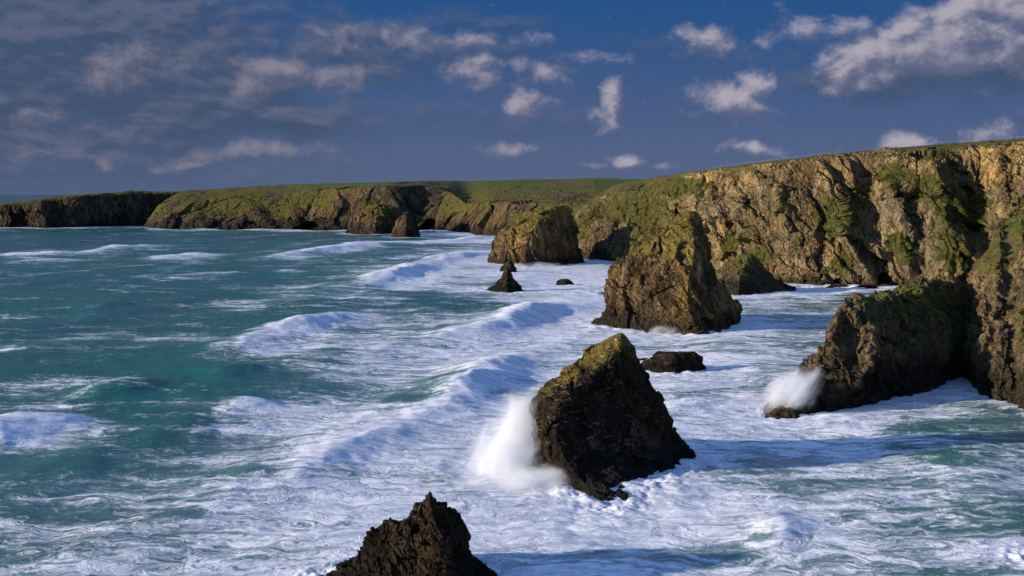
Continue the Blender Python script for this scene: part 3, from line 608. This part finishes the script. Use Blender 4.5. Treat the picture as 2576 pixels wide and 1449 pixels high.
# surf round rocks and along the cliffs
for ring, wd in rings:
    mn = ring.min(0) - 5 * wd; mx = ring.max(0) + 5 * wd
    sel = np.where((Xs > mn[0]) & (Xs < mx[0]) & (Ys > mn[1]) & (Ys < mx[1]))
    if not len(sel[0]): continue
    q = P2[sel].astype(np.float32); best = np.full(len(q), 1e9, np.float32)
    for r in ring: best = np.minimum(best, np.hypot(q[:, 0] - r[0], q[:, 1] - r[1]))
    nz = fbm(np.stack([q[:, 0] / wd, q[:, 1] / wd, 0 * q[:, 0]], -1), 3)
    foam[sel] += .6 * np.exp(-(best / (wd * 1.6)) ** 1.2) * (1 + nz)
    Hs[sel] += .7 * np.exp(-best / wd) * (.15 + nz * 1.5)
for uu, yy, L in water_edges:
    m = (Us > uu[0]) & (Us < uu[-1])
    dY = np.where(m, np.interp(Us, uu, yy) - Ys, 1e9)
    wd = L * 1.1 if L > 30 else np.clip(L * .5, 2, 16)
    nz = fbm(np.stack([Xs / 25, Ys / 25, 0 * Xs], -1), 2)
    foam += .85 * np.where(dY > -8, np.exp(-(np.clip(dY, 0, 1e4) / (wd * (1.2 + nz))) ** 1.0), 0)
foam = np.clip(foam + .07 * sst(foam, .5, .75), 0, 1.35)
mt = bpy.data.materials.new('surf_water'); mt.use_nodes = True; t = mt.node_tree; t.nodes.clear(); h = N(t)
pos = h.n('ShaderNodeNewGeometry').outputs['Position']
rot = h.n('ShaderNodeMapping'); rot.inputs['Rotation'].default_value = (0, 0, math.radians(12)); rot.inputs['Scale'].default_value = (.30, 1.0, .4); h.link(pos, rot.inputs['Vector'])
pr = rot.outputs[0]
wp = h.v('ADD', pr, h.v('SCALE', h.v('SUBTRACT', h.noise(pos, .05, 4, .6, color=True), (.5, .5, .5)), 16.0))
A0 = h.noise(h.v('MULTIPLY', wp, (.8, 1, 1)), .028, 3, .55, .8); A1 = h.noise(wp, .10, 5, .62, .6); A2 = h.noise(wp, .45, 5, .62, .5); A3 = h.noise(wp, 2.2, 5, .7, .4)
R1 = h.m('ABSOLUTE', h.m('SUBTRACT', h.noise(wp, .30, 5, .6, 1.2), .5))
R1 = h.mr(R1, .0, .13, 1, 0)
fo = h.attr('foam')
sgnl = h.m('ADD', h.m('ADD', h.m('MULTIPLY', h.m('SUBTRACT', A0, .5), 1.3), h.m('MULTIPLY', h.m('SUBTRACT', A1, .5), 2.2)), h.m('ADD', h.m('MULTIPLY', h.m('SUBTRACT', A2, .5), 1.55), h.m('ADD', h.m('MULTIPLY', h.m('SUBTRACT', A3, .5), .4), h.m('MULTIPLY', h.m('SUBTRACT', R1, .35), .30))))
# breaking fronts are smooth: less texture where the attribute is high
sgnl = h.m('MULTIPLY', sgnl, h.mr(h.attr('front'), 0, 1, 1, .6))
fm = h.mr(h.m('ADD', fo, sgnl), .40, 1.18)
milky = h.mr(h.m('ADD', fo, h.m('MULTIPLY', h.m('SUBTRACT', A1, .5), .8)), .1, 1.0)
deep = h.mix(h.noise(pos, .02, 3), (.010, .056, .050), (.014, .085, .068))
deep = h.mix(h.mr(h.attr('height'), .4, 3.0), deep, (.008, .105, .068))
wat = h.mix(milky, deep, (.13, .23, .235))
fcol = h.mix(h.mr(h.m('ADD', A2, h.m('MULTIPLY', A3, .5)), .6, .95), (.50, .53, .62), (.90, .90, .90))
col = h.mix(fm, wat, fcol)
bs = h.n('ShaderNodeBsdfPrincipled'); h.put(bs.inputs['Base Color'], col)
h.put(bs.inputs['Roughness'], h.mr(fm, 0, .6, .22, .9)); bs.inputs['IOR'].default_value = 1.33
h.put(bs.inputs['Specular IOR Level'], h.mr(fm, 0, .5, .5, .05))
hh = h.m('ADD', h.m('MULTIPLY', A2, .75), h.m('ADD', h.m('MULTIPLY', A3, .12), h.m('MULTIPLY', fm, .3)))
bp = h.n('ShaderNodeBump'); bp.inputs['Distance'].default_value = 1.0; h.put(bp.inputs['Strength'], h.mr(h.attr('front'), 0, 1, .55, .2)); h.link(hh, bp.inputs['Height'])
h.link(bp.outputs[0], bs.inputs['Normal'])
o = h.n('ShaderNodeOutputMaterial'); h.link(bs.outputs[0], o.inputs[0])
G = np.stack([Xs, Ys, Hs], -1)
sea = mesh_obj('sea', G, grid_faces(*Xs.shape), mt, smooth=True, attrs={'foam': foam, 'height': Hs, 'front': bfront})
tag(sea, kind='structure')

# ------------------------------------------------------------------ spray
def spray(u, v, Y, sx_, sy_, sz_, dens, label, seed=0, nsc=2.2, shear=0.0):
    me = bpy.data.meshes.new('spray_plume'); o = bpy.data.objects.new('spray_plume', me); S.collection.objects.link(o)
    import bmesh
    bm = bmesh.new(); bmesh.ops.create_icosphere(bm, subdivisions=3, radius=1.0)
    for q in bm.verts:
        q.co.x += shear * q.co.z
    bm.to_mesh(me); bm.free()
    p = unproj(u, v, Y); o.location = p; o.scale = (sx_, sy_, sz_)
    m = bpy.data.materials.new('spray_mist'); m.use_nodes = True; t = m.node_tree; t.nodes.clear(); h = N(t)
    oc = h.n('ShaderNodeTexCoord').outputs['Object']
    s = h.n('ShaderNodeSeparateXYZ'); h.link(oc, s.inputs[0])
    cc = h.n('ShaderNodeCombineXYZ'); h.link(h.m('SUBTRACT', s.outputs[0], h.m('MULTIPLY', s.outputs[2], shear)), cc.inputs[0]); h.link(s.outputs[1], cc.inputs[1]); h.link(s.outputs[2], cc.inputs[2])
    r = h.v('LENGTH', cc.outputs[0], out=1)
    nz = h.noise(h.v('ADD', h.v('MULTIPLY', cc.outputs[0], (1.3, 1.1, .8)), (seed * 3.1, seed, 0)), nsc, 5, .6, .4)
    f = h.m('ADD', h.m('SUBTRACT', 1.0, r), h.m('MULTIPLY', h.m('SUBTRACT', nz, .5), 2.3))
    f = h.m('MULTIPLY', h.m('POWER', h.mr(f, .0, 1.1), 1.5), h.mr(r, 1.0, .7))
    pv = h.n('ShaderNodeVolumePrincipled'); pv.inputs['Color'].default_value = (.97, .98, 1, 1); pv.inputs['Anisotropy'].default_value = .1
    h.link(h.m('MULTIPLY', f, dens), pv.inputs['Density'])
    oo = h.n('ShaderNodeOutputMaterial'); h.link(pv.outputs[0], oo.inputs['Volume'])
    me.materials.append(m)
    tag(o, label, 'sea spray', 'bursts of spray')
spray(1290, 1112, 176, 9.0, 6.5, 11.0, .95, 'tall white burst of spray against the left side of the lichen topped pyramid stack', 1, shear=.28, nsc=2.0)
spray(1330, 1215, 166, 13, 5.5, 3.4, .7, 'low white mist at the left foot of the lichen topped pyramid stack', 2)
spray(1985, 990, 219, 7.4, 4.5, 7.0, 1.0, 'slanting white burst of spray on the tip of the dark promontory at right', 3, shear=.6)
spray(1690, 846, 350, 10, 5, 4.5, 1.2, 'small splash at the front foot of the golden stack', 4)
spray(1350, 672, 665, 22, 8, 4, .5, 'thin white mist along the foot of the broad green topped stack', 5)
spray(820, 1175, 186, 8, 9, 2.2, .9, 'soft white spume blown off the crest of the long breaker left of the pyramid stack', 6)
spray(100, 1120, 200, 9, 8, 3.0, .8, 'soft white spume on the breaker at the left edge of the photo', 7)
spray(1010, 1085, 210, 8, 9, 2.0, .7, 'pale spume on the breaker crest just left of the tall burst of spray', 8)

# ------------------------------------------------------------------ fence along the cliff top
def simple_mat(name, col, rough=.8):
    m = bpy.data.materials.new(name); m.use_nodes = True; h = N(m.node_tree); b = m.node_tree.nodes['Principled BSDF']
    nz = h.noise(h.n('ShaderNodeTexCoord').outputs['Object'], 6, 4)
    h.put(b.inputs['Base Color'], h.mix(nz, tuple(c * .7 for c in col), col)); b.inputs['Roughness'].default_value = rough; return m
M_post = simple_mat('weathered_post', (.22, .19, .15)); M_wire = simple_mat('fence_wire', (.3, .3, .3), .5)
M_gw = simple_mat('white_feathers', (.8, .8, .78)); M_gg = simple_mat('grey_wing_feathers', (.42, .44, .47)); M_gy = simple_mat('yellow_bill', (.6, .35, .04)); M_gb = simple_mat('black_wing_tip', (.02, .02, .02))
def emptyo(name, loc):
    o = bpy.data.objects.new(name, None); S.collection.objects.link(o); o.location = loc; return o
su = UC + F * skyC[:, 0] / skyC[:, 1]
fx = []
for u in np.arange(1790, 2690, 24.):
    k = int(np.argmin(np.abs(su - u - random.Random(u).uniform(-4, 4)))); fx.append(skyC[k])
fence = emptyo('post_fence', Vector(fx[0]))
tag(fence, 'thin post and wire fence along the skyline of the golden cliff top', 'fence')
def post_mesh(hh, r=.10):
    a = np.arange(6) * math.pi / 3; V = []
    for z, k in ((-.5, 1), (hh * .93, .9), (hh, .35)):
        V += [(r * k * math.cos(x), r * k * math.sin(x), z) for x in a]
    Fc = []
    for l in (0, 1):
        for j in range(6): Fc.append((l * 6 + j, l * 6 + (j + 1) % 6, l * 6 + 6 + (j + 1) % 6, l * 6 + 6 + j))
    return V, Fc + [(12, 13, 14, 15), (12, 15, 16, 17)]
tops = []
for k, p in enumerate(fx):
    hh = 1.0 + .35 * random.Random(k).random()
    V, Fc = post_mesh(hh); o = mesh_obj('post', V, Fc, M_post, fence); o.location = Vector(p) - Vector(fx[0]); tops.append(np.array(p) - np.array(fx[0]))
V = []; Fc = []
for zz in (.6, 1.15):
    for a, b in zip(tops[:-1], tops[1:]):
        n = len(V)
        for q in (a, b):
            for dy, dz in ((-.015, -.015), (.015, -.015), (.015, .015), (-.015, .015)): V.append((q[0], q[1] + dy, q[2] + zz + dz))
        for j in range(4): Fc.append((n + j, n + (j + 1) % 4, n + 4 + (j + 1) % 4, n + 4 + j))
mesh_obj('wire', V, Fc, M_wire, fence)

# ------------------------------------------------------------------ gulls
def lathe(pts, seg=12):                       # (x along body, radius, z offset)
    V = []; Fc = []
    for x, r, z in pts:
        V += [(x, r * math.cos(a), z + r * math.sin(a)) for a in np.arange(seg) * 2 * math.pi / seg]
    for i in range(len(pts) - 1):
        for j in range(seg): Fc.append((i * seg + j, i * seg + (j + 1) % seg, (i + 1) * seg + (j + 1) % seg, (i + 1) * seg + j))
    return V, Fc
def wing_mesh(side, spread):
    V = []; Fc = []; n = 9
    for i in range(n):
        t = i / (n - 1)
        y = side * (.07 + spread * t); x0 = .14 - .02 * t - .16 * max(0, t - .45) * 1.6; c = .17 * (1 - .75 * t ** 1.6)
        z = .10 + .16 * math.sin(min(t * 2.0, 1.2)) - .12 * max(0, t - .4)
        for xx, dz in ((x0, 0), (x0 - c * .5, .018), (x0 - c, 0), (x0 - c * .5, -.012)): V.append((xx, y, z + dz))
    for i in range(n - 1):
        for j in range(4): Fc.append((i * 4 + j, i * 4 + (j + 1) % 4, i * 4 + 4 + (j + 1) % 4, i * 4 + 4 + j))
    return V, Fc
def gull(loc, label, flying, rz, group, sc=1.0):
    V, Fc = lathe([(-.30, .008, .02), (-.24, .035, .015), (-.12, .075, 0), (0, .10, 0), (.11, .09, .015), (.19, .055, .05 if not flying else .02), (.225, .05, .11 if not flying else .03), (.265, .052, .135 if not flying else .035), (.30, .036, .13 if not flying else .03), (.32, .012, .125 if not flying else .025)])
    o = mesh_obj('seagull', V, Fc, M_gw, smooth=True); o.location = loc; o.rotation_euler = (0, 0, rz); o.scale = (sc,) * 3
    tag(o, label, 'seagull', group)
    zb = .125 if not flying else .025
    V, Fc = lathe([(.315, .012, zb), (.35, .010, zb), (.375, .003, zb - .008)], 6); mesh_obj('bill', V, Fc, M_gy, o, True)
    for s_ in (-1, 1):
        if flying: V, Fc = wing_mesh(s_, .62)
        else:
            V, Fc = lathe([(-.33, .006, .02), (-.2, .03, .02), (-.05, .05, .02), (.1, .045, .02), (.15, .01, .03)], 8); V = [(x, y * .5 + s_ * .075, z + .01) for x, y, z in V]
        mesh_obj('wing', V, Fc, M_gg, o, True)
        if not flying:
            V, Fc = lathe([(0, .008, 0), (.16, .008, 0)], 6); V = [(.02 + y, s_ * .04 + z, -x - .05) for x, y, z in V]; mesh_obj('leg', V, Fc, M_gy, o, True)
    return o
bpy.context.view_layer.update()
def hit(o, u, v):
    bv = BVHTree.FromObject(o, bpy.context.evaluated_depsgraph_get())
    org = Vector((0, 0, CH)) - o.location; d = Vector(unproj(u, v, 1.0)) - Vector((0, 0, CH))
    h_ = bv.ray_cast(org, d.normalized()); return (h_[0] + o.location) if h_[0] is not None else None
gull(Vector(unproj(1518, 603, 560)), 'white seagull gliding with spread wings before the dark rock hump', True, .5, 'seagulls', 2.0)
for u, v, rz, lab in [(1550, 858, 2.6, 'white seagull perched highest, just under the peak of the pyramid stack'), (1529, 878, .4, 'white seagull on the lichen slope, second below the peak of the pyramid stack'),
                      (1516, 900, 2.9, 'white seagull on the lichen slope, third below the peak of the pyramid stack'), (1402, 972, .2, 'white seagull low on the left shoulder of the pyramid stack')]:
    p = hit(main_stack, u, v)
    if p: gull(p + Vector((0, -.05, .2)), lab, False, rz, 'seagulls', 1.0)
